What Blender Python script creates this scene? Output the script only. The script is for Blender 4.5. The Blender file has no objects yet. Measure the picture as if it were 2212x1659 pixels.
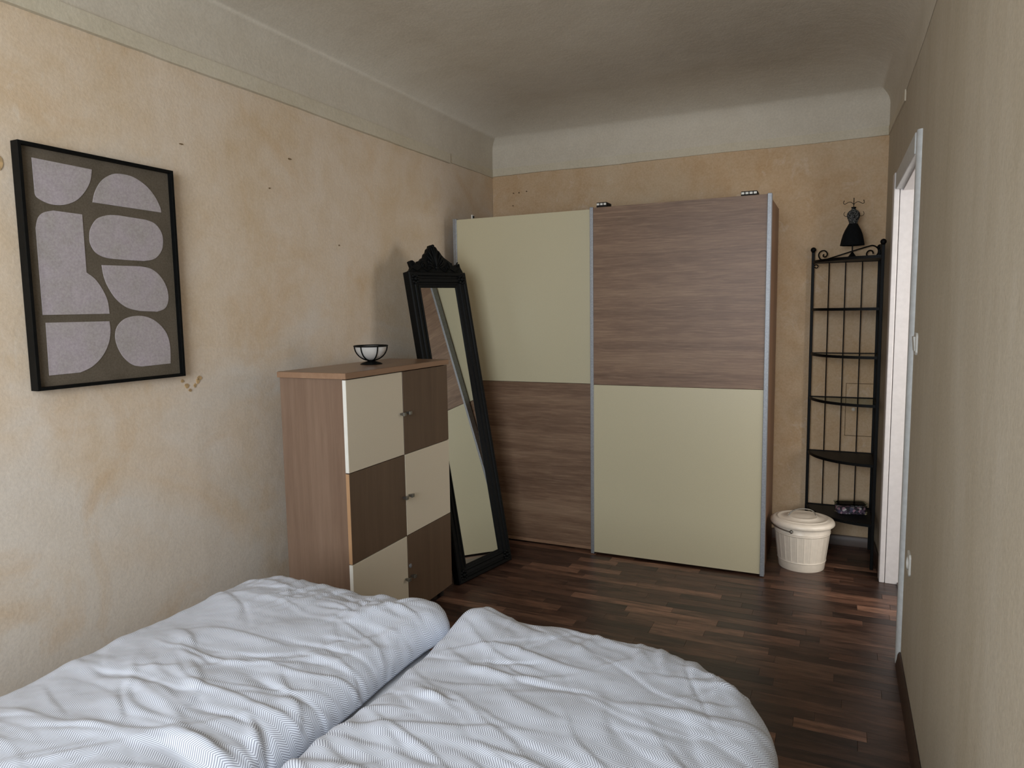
import bpy, bmesh, math, random
import numpy as np
from math import sin, cos, pi, sqrt, radians
from mathutils import Vector, Matrix, noise

random.seed(7)
scene = bpy.context.scene
COL = scene.collection

# ------------------------------------------------------------------ camera
CAM = Vector((2.387, 0.0, 1.5))
RIGHT = Vector((0.90642, 0.42211, -0.01521))
DOWN = Vector((0.02922, -0.09853, -0.99471))
FWD = Vector((-0.42137, 0.90118, -0.10164))
cd = bpy.data.cameras.new('camera')
cd.sensor_width = 36.0
cd.lens = 1521.25 / 2212 * 36.0
cd.clip_start = 0.02
cam = bpy.data.objects.new('camera', cd)
COL.objects.link(cam)
FWD.normalize()
RIGHT = (RIGHT - FWD * RIGHT.dot(FWD)).normalized()
UP = RIGHT.cross(FWD)
cam.matrix_world = Matrix(((RIGHT.x, UP.x, -FWD.x, CAM.x), (RIGHT.y, UP.y, -FWD.y, CAM.y),
                           (RIGHT.z, UP.z, -FWD.z, CAM.z), (0, 0, 0, 1)))
scene.camera = cam

# ------------------------------------------------------------------ light
world = bpy.data.worlds.new('sky')
scene.world = world
world.use_nodes = True
bgn = world.node_tree.nodes['Background']
bgn.inputs['Color'].default_value = (0.70, 0.82, 1.0, 1)
bgn.inputs['Strength'].default_value = 0.6


def area(name, loc, direction, sx, sy, power, color):
    l = bpy.data.lights.new(name, 'AREA')
    l.shape = 'RECTANGLE'
    l.size, l.size_y, l.energy, l.color = sx, sy, power, color
    o = bpy.data.objects.new(name, l)
    COL.objects.link(o)
    o.location = loc
    o.rotation_euler = Vector(direction).to_track_quat('-Z', 'Y').to_euler()
    return o


# daylight entering through the window behind the camera and through the hall window beyond the doorway, plus one added hall fill
area('window_daylight', (1.70, -1.46, 1.80), (-0.26, 1, -0.14), 1.60, 1.60, 92.0, (0.86, 0.93, 1.0))
area('hall_daylight', (4.18, 3.75, 1.55), (-1, 0.0, -0.05), 1.0, 1.4, 18.0, (1.0, 0.95, 0.90))
area('hall_end_fill', (3.72, 2.50, 1.50), (-0.55, 1, -0.02), 0.9, 1.5, 34.0, (1.0, 0.95, 0.90))  # unseen fill lamp added at the windowless hall end to brighten the back wall

vs = scene.view_settings
vs.view_transform = 'Standard'
vs.look = 'None'
vs.gamma = 1.0
vs.use_curve_mapping = False
vs.exposure = 0.13


# ------------------------------------------------------------------ materials
def lin(c):
    out = []
    for v in c[:3]:
        v /= 255.0
        out.append(v / 12.92 if v <= 0.04045 else ((v + 0.055) / 1.055) ** 2.4)
    return (out[0], out[1], out[2], 1.0)


class NT:
    """small helper around one material's node tree"""

    def __init__(self, name, rough=0.6, metallic=0.0, spec=0.5):
        self.m = bpy.data.materials.new(name)
        self.m.use_nodes = True
        self.t = self.m.node_tree
        self.b = self.t.nodes['Principled BSDF']
        self.b.inputs['Roughness'].default_value = rough
        self.b.inputs['Metallic'].default_value = metallic
        self.b.inputs['Specular IOR Level'].default_value = spec

    def n(self, typ, **kw):
        nd = self.t.nodes.new(typ)
        for k, v in kw.items():
            if k in nd.inputs:
                nd.inputs[k].default_value = v
            else:
                setattr(nd, k, v)
        return nd

    def link(self, a, b):
        self.t.links.new(a, b)

    def coords(self, scale=(1, 1, 1), kind='Object', rot=(0, 0, 0)):
        tc = self.n('ShaderNodeTexCoord')
        mp = self.n('ShaderNodeMapping')
        mp.inputs['Scale'].default_value = scale
        mp.inputs['Rotation'].default_value = rot
        self.link(tc.outputs[kind], mp.inputs['Vector'])
        return mp.outputs['Vector']

    def noise(self, vec, scale, detail=4.0, rough=0.55, dist=0.0):
        nd = self.n('ShaderNodeTexNoise')
        nd.inputs['Scale'].default_value = scale
        nd.inputs['Detail'].default_value = detail
        nd.inputs['Roughness'].default_value = rough
        nd.inputs['Distortion'].default_value = dist
        self.link(vec, nd.inputs['Vector'])
        return nd.outputs['Fac']

    def ramp(self, fac, stops, interp='LINEAR'):
        nd = self.n('ShaderNodeValToRGB')
        cr = nd.color_ramp
        cr.interpolation = interp
        while len(cr.elements) < len(stops):
            cr.elements.new(0.5)
        for e, (p, c) in zip(cr.elements, stops):
            e.position = p
            e.color = c if len(c) == 4 else lin(c)
        self.link(fac, nd.inputs['Fac'])
        return nd.outputs['Color']

    def mix(self, fac, a, b, mode='MIX'):
        nd = self.n('ShaderNodeMix', data_type='RGBA', blend_type=mode)
        for sock, v in ((nd.inputs[0], fac), (nd.inputs[6], a), (nd.inputs[7], b)):
            if hasattr(v, 'is_linked') or hasattr(v, 'links'):
                self.link(v, sock)
            else:
                sock.default_value = v
        return nd.outputs[2]

    def math(self, op, a, b=0.0, c=0.0):
        nd = self.n('ShaderNodeMath', operation=op)
        for sock, v in zip(nd.inputs, (a, b, c)):
            if hasattr(v, 'links'):
                self.link(v, sock)
            else:
                sock.default_value = v
        return nd.outputs[0]

    def color(self, c):
        if hasattr(c, 'links'):
            self.link(c, self.b.inputs['Base Color'])
        else:
            self.b.inputs['Base Color'].default_value = lin(c)

    def bump(self, h, strength=0.2, dist=0.01):
        nd = self.n('ShaderNodeBump')
        nd.inputs['Strength'].default_value = strength
        nd.inputs['Distance'].default_value = dist
        self.link(h, nd.inputs['Height'])
        self.link(nd.outputs['Normal'], self.b.inputs['Normal'])


def plain(name, c, rough=0.6, metallic=0.0, spec=0.5, grain=0.06, scale=40):
    k = NT(name, rough, metallic, spec)
    f = k.noise(k.coords(), scale, 3)
    d = tuple(v * (1 - grain) for v in c)
    l = tuple(min(255, v * (1 + grain)) for v in c)
    k.color(k.ramp(f, [(0.35, d), (0.65, l)]))
    return k.m


def plaster(name, dark, mid, light, streak=(1, 1, 1), pale=None, ochre=None):
    k = NT(name, 0.9, 0, 0.25)
    v = k.coords(streak)
    w = k.coords()
    big = k.noise(v, 1.5, 5, 0.6, 0.6)
    c1 = k.ramp(big, [(0.30, dark), (0.48, mid), (0.68, light)])
    med = k.noise(v, 6.0, 6, 0.65, 0.4)
    c2 = k.mix(k.math('MULTIPLY', k.math('GREATER_THAN', med, 0.0), 0.45), c1,
               k.ramp(med, [(0.32, dark), (0.55, mid), (0.72, light)]))
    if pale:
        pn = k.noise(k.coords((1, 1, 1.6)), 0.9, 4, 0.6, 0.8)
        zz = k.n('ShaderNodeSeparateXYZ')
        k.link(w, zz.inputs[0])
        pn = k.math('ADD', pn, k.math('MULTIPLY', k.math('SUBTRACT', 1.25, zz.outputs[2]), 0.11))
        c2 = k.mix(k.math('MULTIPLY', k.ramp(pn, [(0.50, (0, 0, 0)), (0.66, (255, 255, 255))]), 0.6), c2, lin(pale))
    if ochre:
        on = k.noise(w, 2.6, 6, 0.62, 0.9)
        c2 = k.mix(k.math('MULTIPLY', k.ramp(on, [(0.54, (0, 0, 0)), (0.72, (255, 255, 255))]), 0.42), c2, lin(ochre))
        sm = k.noise(k.coords((1, 1.6, 0.8)), 7.5, 5, 0.7, 1.4)
        c2 = k.mix(k.math('MULTIPLY', k.ramp(sm, [(0.58, (0, 0, 0)), (0.74, (255, 255, 255))]), 0.35), c2, lin((232, 222, 208)))
    fine = k.noise(w, 90, 4, 0.6)
    c3 = k.mix(0.10, c2, k.ramp(fine, [(0.3, (90, 78, 64)), (0.7, (240, 226, 204))]))
    k.color(c3)
    hb = k.math('ADD', k.math('MULTIPLY', fine, 0.35), k.noise(w, 14, 5, 0.6))
    k.bump(hb, 0.32, 0.007)
    return k.m


def wood(name, dark, mid, light, axis='X', fine=38.0, broad=5.0, rough=0.45, contrast=1.0, bump=0.05):
    k = NT(name, rough, 0, 0.4)
    s = {'X': (0.055, 1, 1), 'Y': (1, 0.055, 1), 'Z': (1, 1, 0.055)}[axis]
    v = k.coords(s)
    b = k.noise(v, broad, 4, 0.55, 0.9)
    f = k.noise(v, fine, 8, 0.7, 0.3)
    base = k.ramp(b, [(0.30, dark), (0.50, mid), (0.70, light)])
    g = k.ramp(f, [(0.28, dark), (0.50, mid), (0.70, light)])
    k.color(k.mix(0.5 * contrast, base, g))
    k.bump(f, bump, 0.002)
    return k.m


M = {}
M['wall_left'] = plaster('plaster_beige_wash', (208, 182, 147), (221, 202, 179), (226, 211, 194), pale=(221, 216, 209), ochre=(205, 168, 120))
M['wall_back'] = plaster('plaster_tan_wash', (188, 152, 110), (201, 173, 140), (207, 186, 157), ochre=(192, 156, 112))
M['wall_right'] = plaster('plaster_grey_streaked', (176, 164, 143), (187, 176, 157), (196, 187, 171), (1.5, 1.5, 0.4))
M['ceiling'] = plaster('ceiling_distemper', (198, 188, 171), (207, 198, 182), (213, 205, 190))
M['cornice'] = plaster('cornice_stone', (196, 186, 162), (208, 198, 177), (214, 206, 188))
M['white_paint'] = plain('white_gloss_paint', (206, 202, 201), 0.35, grain=0.015)
M['grey_paint'] = plain('grey_white_paint', (196, 198, 198), 0.5, grain=0.03)
M['hall_wall'] = plain('hall_white', (225, 218, 208), 0.8, grain=0.02)
M['switch'] = plain('switch_plastic', (206, 204, 198), 0.4, grain=0.02)
M['baseboard'] = wood('baseboard_brown', (46, 32, 25), (62, 44, 35), (80, 58, 46), 'Y', rough=0.4)
M['baseboard_x'] = wood('baseboard_brown_cross', (58, 44, 34), (76, 58, 46), (92, 72, 58), 'X', rough=0.4)
M['oak_walnut'] = wood('wardrobe_walnut', (88, 65, 50), (126, 99, 79), (162, 135, 110), 'X', 110, 9, 0.42, 1.1)
M['wardrobe_side'] = wood('wardrobe_side_walnut', (92, 66, 48), (112, 82, 62), (128, 96, 74), 'Z', 40, 6, 0.45)
M['cab_side'] = wood('cabinet_walnut', (110, 86, 70), (128, 104, 87), (142, 118, 100), 'Z', 44, 5, 0.42)
M['cab_door_shaded'] = wood('cabinet_walnut_shaded', (84, 66, 51), (99, 79, 62), (112, 90, 72), 'Z', 36, 4, 0.42, 0.8)  # cabinet walnut with shade put into the colour, as the doors face away from light
M['cab_top'] = wood('cabinet_top_walnut', (112, 86, 66), (130, 102, 80), (146, 118, 95), 'Y', 36, 4, 0.32, 0.8)
M['edge_tan'] = wood('tan_edge_band', (168, 128, 92), (184, 144, 106), (196, 158, 120), 'Z', 40, 6, 0.45)
M['edge_tan_y'] = wood('tan_edge_band_long', (136, 106, 82), (151, 119, 94), (164, 133, 107), 'Y', 40, 6, 0.45)
M['cream'] = plain('cream_laminate', (198, 189, 159), 0.38, grain=0.012, scale=300)
M['cream_pink'] = plain('cream_laminate_cabinet', (216, 204, 182), 0.38, grain=0.012, scale=300)
M['cream_edge'] = plain('white_edge_band', (236, 234, 226), 0.4, grain=0.01)
M['alu'] = plain('brushed_aluminium', (150, 153, 158), 0.5, 0.6, grain=0.05, scale=120)
M['steel'] = plain('brushed_steel', (140, 138, 132), 0.35, 0.9, grain=0.04)
M['dark'] = plain('dark_cavity', (30, 24, 20), 0.8, grain=0.1)
M['black_paint'] = plain('black_lacquer', (9, 10, 10), 0.55, 0, 0.15, grain=0.3, scale=60)
M['black_metal'] = plain('black_metal', (8, 9, 9), 0.55, 0.0, 0.15, grain=0.2, scale=80)
M['black_shelf'] = plain('black_shelf_sheet', (15, 17, 17), 0.55, 0.0, 0.3, grain=0.15)
M['black_cloth'] = plain('black_cloth', (9, 10, 12), 0.85, 0, 0.2, grain=0.3, scale=90)
M['bin_white'] = plain('white_enamel', (222, 212, 196), 0.33, 0, 0.5, grain=0.015)
M['sheet'] = plain('white_sheet', (226, 230, 238), 0.85, 0, 0.2, grain=0.02)
M['mattress'] = plain('mattress_fabric', (220, 222, 226), 0.85, 0, 0.2, grain=0.03)
M['bed_wood'] = wood('bed_dark_wood', (50, 36, 28), (66, 48, 38), (82, 62, 50), 'Y')
M['chip'] = plain('bare_plaster', (190, 160, 118), 0.95, 0, 0.1, grain=0.12)
M['chip_dark'] = plain('crack_dirt', (118, 98, 74), 0.95, 0, 0.1, grain=0.15)

k = NT('mirror_silver', 0.01, 1.0)
k.color((232, 234, 232))
M['mirror'] = k.m

k = NT('clear_glass', 0.03, 0, 0.5)
k.color((214, 228, 218))
k.b.inputs['Transmission Weight'].default_value = 1.0
k.b.inputs['IOR'].default_value = 1.05
M['glass'] = k.m

k = NT('frosted_glass', 0.5, 0, 0.5)
k.color((232, 230, 226))
k.b.inputs['Transmission Weight'].default_value = 0.35
M['frosted'] = k.m

k = NT('window_pane', 0.02)
tr = k.n('ShaderNodeBsdfTransparent')
k.link(tr.outputs[0], k.t.nodes['Material Output'].inputs['Surface'])
M['pane'] = k.m

# art print
k = NT('felt_brown', 0.95, 0, 0.15)
f = k.noise(k.coords(), 160, 4, 0.7)
g = k.noise(k.coords(), 9, 4)
k.color(k.mix(0.5, k.ramp(f, [(0.3, (80, 72, 60)), (0.7, (112, 102, 88))]), k.ramp(g, [(0.35, (86, 78, 66)), (0.65, (104, 94, 82))])))
M['art_ground'] = k.m
k = NT('felt_lilac_grey', 0.95, 0, 0.15)
f = k.noise(k.coords(), 130, 5, 0.75)
g = k.noise(k.coords(), 11, 4)
k.color(k.mix(0.5, k.ramp(f, [(0.3, (142, 133, 134)), (0.7, (196, 188, 188))]), k.ramp(g, [(0.35, (164, 157, 152)), (0.65, (178, 166, 174))])))
k.bump(f, 0.15, 0.002)
M['art_shape'] = k.m

# lace bodice of the jewellery mannequin
k = NT('lace_print', 0.8, 0, 0.2)
f = k.noise(k.coords(), 110, 2, 0.5, 1.6)
k.color(k.ramp(f, [(0.50, (12, 12, 13)), (0.56, (150, 150, 146)), (0.60, (14, 14, 15))]))
M['lace'] = k.m

# floral packing in the plastic box
k = NT('floral_print', 0.6)
f = k.n('ShaderNodeTexVoronoi')
f.inputs['Scale'].default_value = 70
k.link(k.coords(), f.inputs['Vector'])
sp = k.n('ShaderNodeSeparateColor')
k.link(f.outputs['Color'], sp.inputs[0])
k.color(k.ramp(sp.outputs[0], [(0.0, (60, 48, 62)), (0.30, (110, 84, 110)), (0.50, (206, 150, 172)), (0.68, (96, 90, 122)), (0.82, (236, 226, 230))], 'CONSTANT'))
M['floral'] = k.m


def plank_mat(name, rnd_socket):
    k = NT(name, 0.36, 0, 0.45)
    if rnd_socket == 'object':
        r = k.n('ShaderNodeObjectInfo').outputs['Random']
    else:
        r = k.n('ShaderNodeNewGeometry').outputs['Random Per Island']
    tc = k.n('ShaderNodeTexCoord')
    off = k.n('ShaderNodeCombineXYZ')
    k.link(k.math('MULTIPLY', r, 37.0), off.inputs[0])
    k.link(k.math('MULTIPLY', r, 91.0), off.inputs[1])
    ad = k.n('ShaderNodeVectorMath', operation='ADD')
    k.link(tc.outputs['Object'], ad.inputs[0])
    k.link(off.outputs[0], ad.inputs[1])
    mp = k.n('ShaderNodeMapping')
    mp.inputs['Scale'].default_value = (0.16, 1, 1)
    k.link(ad.outputs[0], mp.inputs['Vector'])
    v = mp.outputs['Vector']
    tone = k.ramp(k.math('FRACT', k.math('MULTIPLY', r, 7.31)),
                  [(0.0, (64, 47, 40)), (0.25, (90, 65, 53)), (0.50, (114, 82, 66)), (0.68, (78, 57, 47)), (0.86, (154, 115, 93)), (1.0, (120, 87, 70))])
    f = k.noise(v, 46, 7, 0.7, 0.5)
    b = k.noise(v, 14, 4, 0.6, 1.2)
    c = k.mix(1.0, tone, k.ramp(f, [(0.25, (120, 112, 108)), (0.62, (255, 255, 255))]), 'MULTIPLY')
    c = k.mix(1.0, c, k.ramp(b, [(0.32, (150, 140, 136)), (0.6, (255, 255, 255))]), 'MULTIPLY')
    k.color(c)
    k.bump(f, 0.06, 0.002)
    return k.m


M['plank'] = plank_mat('laminate_strip', 'object')
M['plank_rest'] = plank_mat('laminate_strip_rest', 'island')

# herringbone duvet cover, driven by the cloth's own UVs (metres)
k = NT('herringbone_cotton', 0.85, 0, 0.2)
tc = k.n('ShaderNodeTexCoord')
sx = k.n('ShaderNodeSeparateXYZ')
k.link(tc.outputs['UV'], sx.inputs[0])
wob = k.noise(tc.outputs['UV'], 9, 2)
yy = k.math('PINGPONG', sx.outputs[1], 0.021)
ph = k.math('ADD', sx.outputs[0], k.math('MULTIPLY', yy, 0.75))
ph = k.math('ADD', ph, k.math('MULTIPLY', wob, 0.004))
st = k.math('SINE', k.math('MULTIPLY', ph, 2 * pi / 0.0058))
k.color(k.ramp(k.math('MULTIPLY_ADD', st, 0.5, 0.5), [(0.12, (152, 156, 171)), (0.42, (211, 217, 232)), (0.9, (231, 238, 250))]))
wv = k.noise(tc.outputs['UV'], 60, 4, 0.6)
k.bump(k.math('ADD', k.math('MULTIPLY', st, 0.10), wv), 0.12, 0.003)
M['duvet'] = k.m


# ------------------------------------------------------------------ mesh helpers
class MB:
    def __init__(self):
        self.v, self.f, self.uv = [], [], None

    def add(self, vs, fs):
        o = len(self.v)
        self.v += [tuple(p) for p in vs]
        self.f += [tuple(i + o for i in q) for q in fs]
        return self

    def box(self, x0, x1, y0, y1, z0, z1):
        return self.hexa([(x0, y0, z0), (x1, y0, z0), (x1, y1, z0), (x0, y1, z0), (x0, y0, z1), (x1, y0, z1), (x1, y1, z1), (x0, y1, z1)])

    def hexa(self, p):
        return self.add(p, [(3, 2, 1, 0), (4, 5, 6, 7), (0, 1, 5, 4), (1, 2, 6, 5), (2, 3, 7, 6), (3, 0, 4, 7)])

    def prism(self, poly, fn, d0, d1):
        """poly: 2D outline; fn(a, b, depth) -> 3D point"""
        n = len(poly)
        vs = [fn(a, b, d0) for a, b in poly] + [fn(a, b, d1) for a, b in poly]
        fs = [tuple(range(n - 1, -1, -1)), tuple(range(n, 2 * n))]
        fs += [(i, (i + 1) % n, n + (i + 1) % n, n + i) for i in range(n)]
        return self.add(vs, fs)

    def tube(self, pts, r, n=8, closed=False):
        pts = [Vector(p) for p in pts]
        m = len(pts)
        rings, prev = [], None
        for i, p in enumerate(pts):
            a = pts[(i - 1) % m] if (closed or i > 0) else p
            b = pts[(i + 1) % m] if (closed or i < m - 1) else p
            t = (b - a).normalized()
            if prev is None:
                ref = Vector((0, 0, 1)) if abs(t.z) < 0.9 else Vector((1, 0, 0))
                u = t.cross(ref).normalized()
            else:
                u = (prev - t * prev.dot(t)).normalized()
            prev = u
            w = t.cross(u)
            rr = r[i] if isinstance(r, (list, tuple)) else r
            rings.append([p + u * (rr * cos(2 * pi * j / n)) + w * (rr * sin(2 * pi * j / n)) for j in range(n)])
        vs = [q for ring in rings for q in ring]
        fs = []
        for i in range(m if closed else m - 1):
            i2 = (i + 1) % m
            for j in range(n):
                j2 = (j + 1) % n
                fs.append((i * n + j, i * n + j2, i2 * n + j2, i2 * n + j))
        if not closed:
            fs.append(tuple(range(n - 1, -1, -1)))
            fs.append(tuple((m - 1) * n + j for j in range(n)))
        return self.add(vs, fs)

    def lathe(self, prof, n=32, c=(0, 0, 0), mod=None, sx=1.0, sy=1.0):
        vs, fs = [], []
        for i, (r, z) in enumerate(prof):
            for j in range(n):
                a = 2 * pi * j / n
                rr = r if mod is None else mod(r, z, a)
                vs.append((c[0] + rr * cos(a) * sx, c[1] + rr * sin(a) * sy, c[2] + z))
        for i in range(len(prof) - 1):
            for j in range(n):
                j2 = (j + 1) % n
                fs.append((i * n + j, i * n + j2, (i + 1) * n + j2, (i + 1) * n + j))
        if prof[0][0] > 1e-4:
            fs.append(tuple(range(n - 1, -1, -1)))
        if prof[-1][0] > 1e-4:
            fs.append(tuple((len(prof) - 1) * n + j for j in range(n)))
        return self.add(vs, fs)

    def ball(self, c, r, n=12, sz=1.0):
        prof = [(max(1e-5, r * sin(pi * i / 8)), -r * sz * cos(pi * i / 8)) for i in range(9)]
        return self.lathe(prof, n, c)

    def mesh(self, name, smooth=None):
        me = bpy.data.meshes.new(name)
        me.from_pydata(self.v, [], self.f)
        if self.uv:
            l = me.uv_layers.new(name='cloth')
            for p in me.polygons:
                for li in p.loop_indices:
                    l.data[li].uv = self.uv[me.loops[li].vertex_index]
        me.validate()
        bm = bmesh.new()
        bm.from_mesh(me)
        bmesh.ops.recalc_face_normals(bm, faces=bm.faces)
        bm.to_mesh(me)
        bm.free()
        if smooth is not None:
            for p in me.polygons:
                p.use_smooth = True
            me.set_sharp_from_angle(angle=radians(smooth))
        return me

    def build(self, name, mat, parent=None, smooth=None, bev=0.0, label=None, loc=(0, 0, 0)):
        me = self.mesh(name, smooth)
        me.materials.append(M[mat] if isinstance(mat, str) else mat)
        o = bpy.data.objects.new(name, me)
        COL.objects.link(o)
        o.location = loc
        if parent is not None:
            o.parent = parent
        if bev:
            b = o.modifiers.new('edge', 'BEVEL')
            b.width, b.segments, b.limit_method = bev, 2, 'ANGLE'
        if label:
            o['label'] = label
        return o


def tag(o, label, cat, group=None):
    o['label'] = label
    o['category'] = cat
    if group:
        o['group'] = group
    return o


def thing(name, label, cat, loc=(0, 0, 0), rz=0.0, group=None):
    o = bpy.data.objects.new(name, None)
    o.empty_display_size = 0.1
    COL.objects.link(o)
    o.location = loc
    o.rotation_euler = (0, 0, rz)
    return tag(o, label, cat, group)


def struct(o, label=None):
    o['kind'] = 'structure'
    if label:
        o['label'] = label
    return o


def struct_empty(name, label, loc=(0, 0, 0)):
    o = bpy.data.objects.new(name, None)
    COL.objects.link(o)
    o.location = loc
    return struct(o, label)


def smooth_path(pts, closed=False, n=6):
    """Catmull-Rom through 2D/3D points; a trailing 1 on a 2D point marks a hard corner"""
    P = [Vector(p) for p in pts]
    m = len(P)
    out = []
    for i in range(m if closed else m - 1):
        p0 = P[(i - 1) % m] if closed or i > 0 else P[i]
        p1, p2 = P[i], P[(i + 1) % m]
        p3 = P[(i + 2) % m] if closed or i + 2 < m else p2
        for j in range(n):
            t = j / n
            out.append(0.5 * ((2 * p1) + (p2 - p0) * t + (2 * p0 - 5 * p1 + 4 * p2 - p3) * t * t + (3 * p1 - p0 - 3 * p2 + p3) * t ** 3))
    if not closed:
        out.append(P[-1])
    return out


# ------------------------------------------------------------------ the room
YB, ZC, YF = 4.818, 2.875, -1.50
RW = [(2.611, YB), (2.640, 4.15), (2.652, 3.3), (2.655, 2.5), (2.660, YF)]     # right wall, slightly bowed in plan


def rwx(y):
    for (xa, ya), (xb, yb) in zip(RW, RW[1:]):
        if y <= ya and y >= yb:
            return xa + (xb - xa) * (ya - y) / (ya - yb)
    return RW[-1][0]


def wavy_wall(name, mat, a, b, z0, z1, nrm, thick, nx=60, nz=40):
    """wall slab with a hand-trowelled front face"""
    a, b, nrm = Vector(a), Vector(b), Vector(nrm)
    mb = MB()
    vs, fs = [], []
    for i in range(nx + 1):
        for j in range(nz + 1):
            p = a.lerp(b, i / nx)
            z = z0 + (z1 - z0) * j / nz
            q = Vector((p.x, p.y, z))
            edge = min(i, nx - i, j, nz - j)
            d = 0.0035 * noise.noise(q * 1.6) + 0.0015 * noise.noise(q * 5) if edge > 0 else 0.0
            vs.append(q + nrm * min(d, 0.002))
    for i in range(nx):
        for j in range(nz):
            s = i * (nz + 1) + j
            fs.append((s, s + nz + 1, s + nz + 2, s + 1))
    mb.add(vs, fs)
    c = [Vector((p.x, p.y, z)) - nrm * thick for z in (z0, z1) for p in (a, b)]
    d = [Vector((p.x, p.y, z)) - nrm * 0.004 for z in (z0, z1) for p in (a, b)]
    mb.hexa([d[0], d[1], c[1], c[0], d[2], d[3], c[3], c[2]])
    return struct(mb.build(name, mat, smooth=60))


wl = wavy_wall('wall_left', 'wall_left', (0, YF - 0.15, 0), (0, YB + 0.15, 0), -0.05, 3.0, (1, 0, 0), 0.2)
wb = wavy_wall('wall_back', 'wall_back', (0, YB, 0), (2.9, YB, 0), -0.05, 3.0, (0, -1, 0), 0.2)

# right wall with the doorway opening
DY0, DY1, DZ = 3.275, 4.235, 2.115
XO = 2.92
mb = MB()


def rw_piece(y0, y1, z0, z1):
    ys = [y0] + [y for _, y in reversed(RW) if y0 < y < y1] + [y1]
    for ya, yb in zip(ys, ys[1:]):
        mb.hexa([(rwx(ya), ya, z0), (XO, ya, z0), (XO, yb, z0), (rwx(yb), yb, z0),
                 (rwx(ya), ya, z1), (XO, ya, z1), (XO, yb, z1), (rwx(yb), yb, z1)])


rw_piece(YF, DY0, -0.05, 3.0)
rw_piece(DY1, YB, -0.05, 3.0)
rw_piece(DY0, DY1, DZ, 3.0)
wr = struct(mb.build('wall_right', 'wall_right'))

# wall behind the camera, with the window that lights the room
WX0, WX1, WZ0, WZ1 = 0.88, 2.60, 0.90, 2.60
mb = MB()
mb.box(0, WX0, YF - 0.2, YF, -0.05, 3.0).box(WX1, 2.92, YF - 0.2, YF, -0.05, 3.0)
mb.box(WX0, WX1, YF - 0.2, YF, -0.05, WZ0).box(WX0, WX1, YF - 0.2, YF, WZ1, 3.0)
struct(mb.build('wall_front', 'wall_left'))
win = struct_empty('window_1', 'white framed window behind the bed', (0, YF - 0.12, 0))
mb = MB()
for x0, x1, z0, z1 in ((WX0, WX0 + .06, WZ0, WZ1), (WX1 - .06, WX1, WZ0, WZ1), (WX0, WX1, WZ0, WZ0 + .06), (WX0, WX1, WZ1 - .06, WZ1), ((WX0 + WX1) / 2 - .04, (WX0 + WX1) / 2 + .04, WZ0, WZ1)):
    mb.box(x0, x1, -0.03, 0.03, z0, z1)
mb.build('window_frame', 'white_paint', win, bev=0.004)
for i in (0, 1):
    x0 = WX0 + .06 + i * (WX1 - WX0 - .08) / 2
    MB().box(x0, x0 + (WX1 - WX0 - .16) / 2, -0.004, 0.0, WZ0 + .06, WZ1 - .06).build('pane', 'pane', win)
MB().box(WX0 - .05, WX1 + .05, 0.02, 0.22, WZ0 - .03, WZ0).build('window_sill', 'white_paint', win, bev=0.006)

# ceiling with its plain frieze and cove
mb = MB()
R = 0.19
rings = [(0.0, 2.545), (0.0, 2.60), (0.0, 2.66)] + [(2.4 * R * (1 - cos(a)), ZC - R + R * sin(a)) for a in [i * pi / 2 / 16 for i in range(17)]]
cx = []


def ring(inset, z):
    pts = [(inset, YF + inset), (inset, YB - inset)]
    pts += [(x - inset, y) for x, y in RW]
    pts[2] = (RW[0][0] - inset, YB - inset)
    pts[-1] = (RW[-1][0] - inset, YF + inset)
    return [(x, y, z) for x, y in pts]


allr = [ring(i, z) for i, z in rings]
n = len(allr[0])
vs = [p for r in allr for p in r]
fs = [(i * n + j, i * n + (j + 1) % n, (i + 1) * n + (j + 1) % n, (i + 1) * n + j) for i in range(len(allr) - 1) for j in range(n)]
fs.append(tuple((len(allr) - 1) * n + j for j in range(n)))
vs = [(p[0] + (0.004 if p[0] < 1 else -0.001), p[1] - (0.004 if p[1] > 2 else 0), p[2]) for p in vs]
mb.add(vs, fs)
mb.box(-0.2, 2.92, YF - 0.2, YB + 0.2, 3.0, 3.1)
ce = struct(mb.build('ceiling', 'ceiling', smooth=50))


# painted cornice bands under the cove
def band(name, a, b, nrm, z0, z1, proud, n=90, taper=0.0):
    a, b, nrm = Vector(a), Vector(b), Vector(nrm)
    vs, fs = [], []
    for i in range(n + 1):
        p = a.lerp(b, i / n)
        s = (b - a).length * i / n
        w0 = 0.006 * noise.noise(Vector((s * 2.3, z0, 1.7))) + 0.002 * noise.noise(Vector((s * 11, 3.1, 0)))
        w1 = 0.005 * noise.noise(Vector((s * 1.9, z1, 7.7)))
        d = proud * (0.8 + 0.3 * noise.noise(Vector((s * 3, 0, 0))))
        zz = [z0 + w0, z0 + w0 + 0.004, z1 + w1 - 0.004, z1 + w1]
        dd = [0, d, d * (1 - taper), 0]
        for z, o in zip(zz, dd):
            q = p + nrm * (o if o else -0.02)
            vs.append((q.x, q.y, z))
    for i in range(n):
        for j in range(3):
            fs.append((i * 4 + j, i * 4 + j + 1, i * 4 + 5 + j, i * 4 + 4 + j))
    fs += [(0, 1, 2, 3), tuple(n * 4 + j for j in (3, 2, 1, 0))]
    mb = MB().add(vs, fs)
    return struct(mb.build(name, 'cornice', smooth=40))


band('trim_1', (0, YF, 0), (0, 4.17, 0), (1, 0, 0), 2.478, 2.549, 0.020)
band('trim_2', (0, 4.19, 0), (0, YB, 0), (1, 0, 0), 2.490, 2.556, 0.010)
band('trim_3', (0, YB, 0), (2.62, YB, 0), (0, -1, 0), 2.498, 2.560, 0.012)
band('trim_4', (2.611, YB, 0), (2.640, 4.05, 0), (-1, 0, 0), 2.498, 2.556, 0.006, 30)

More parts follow.
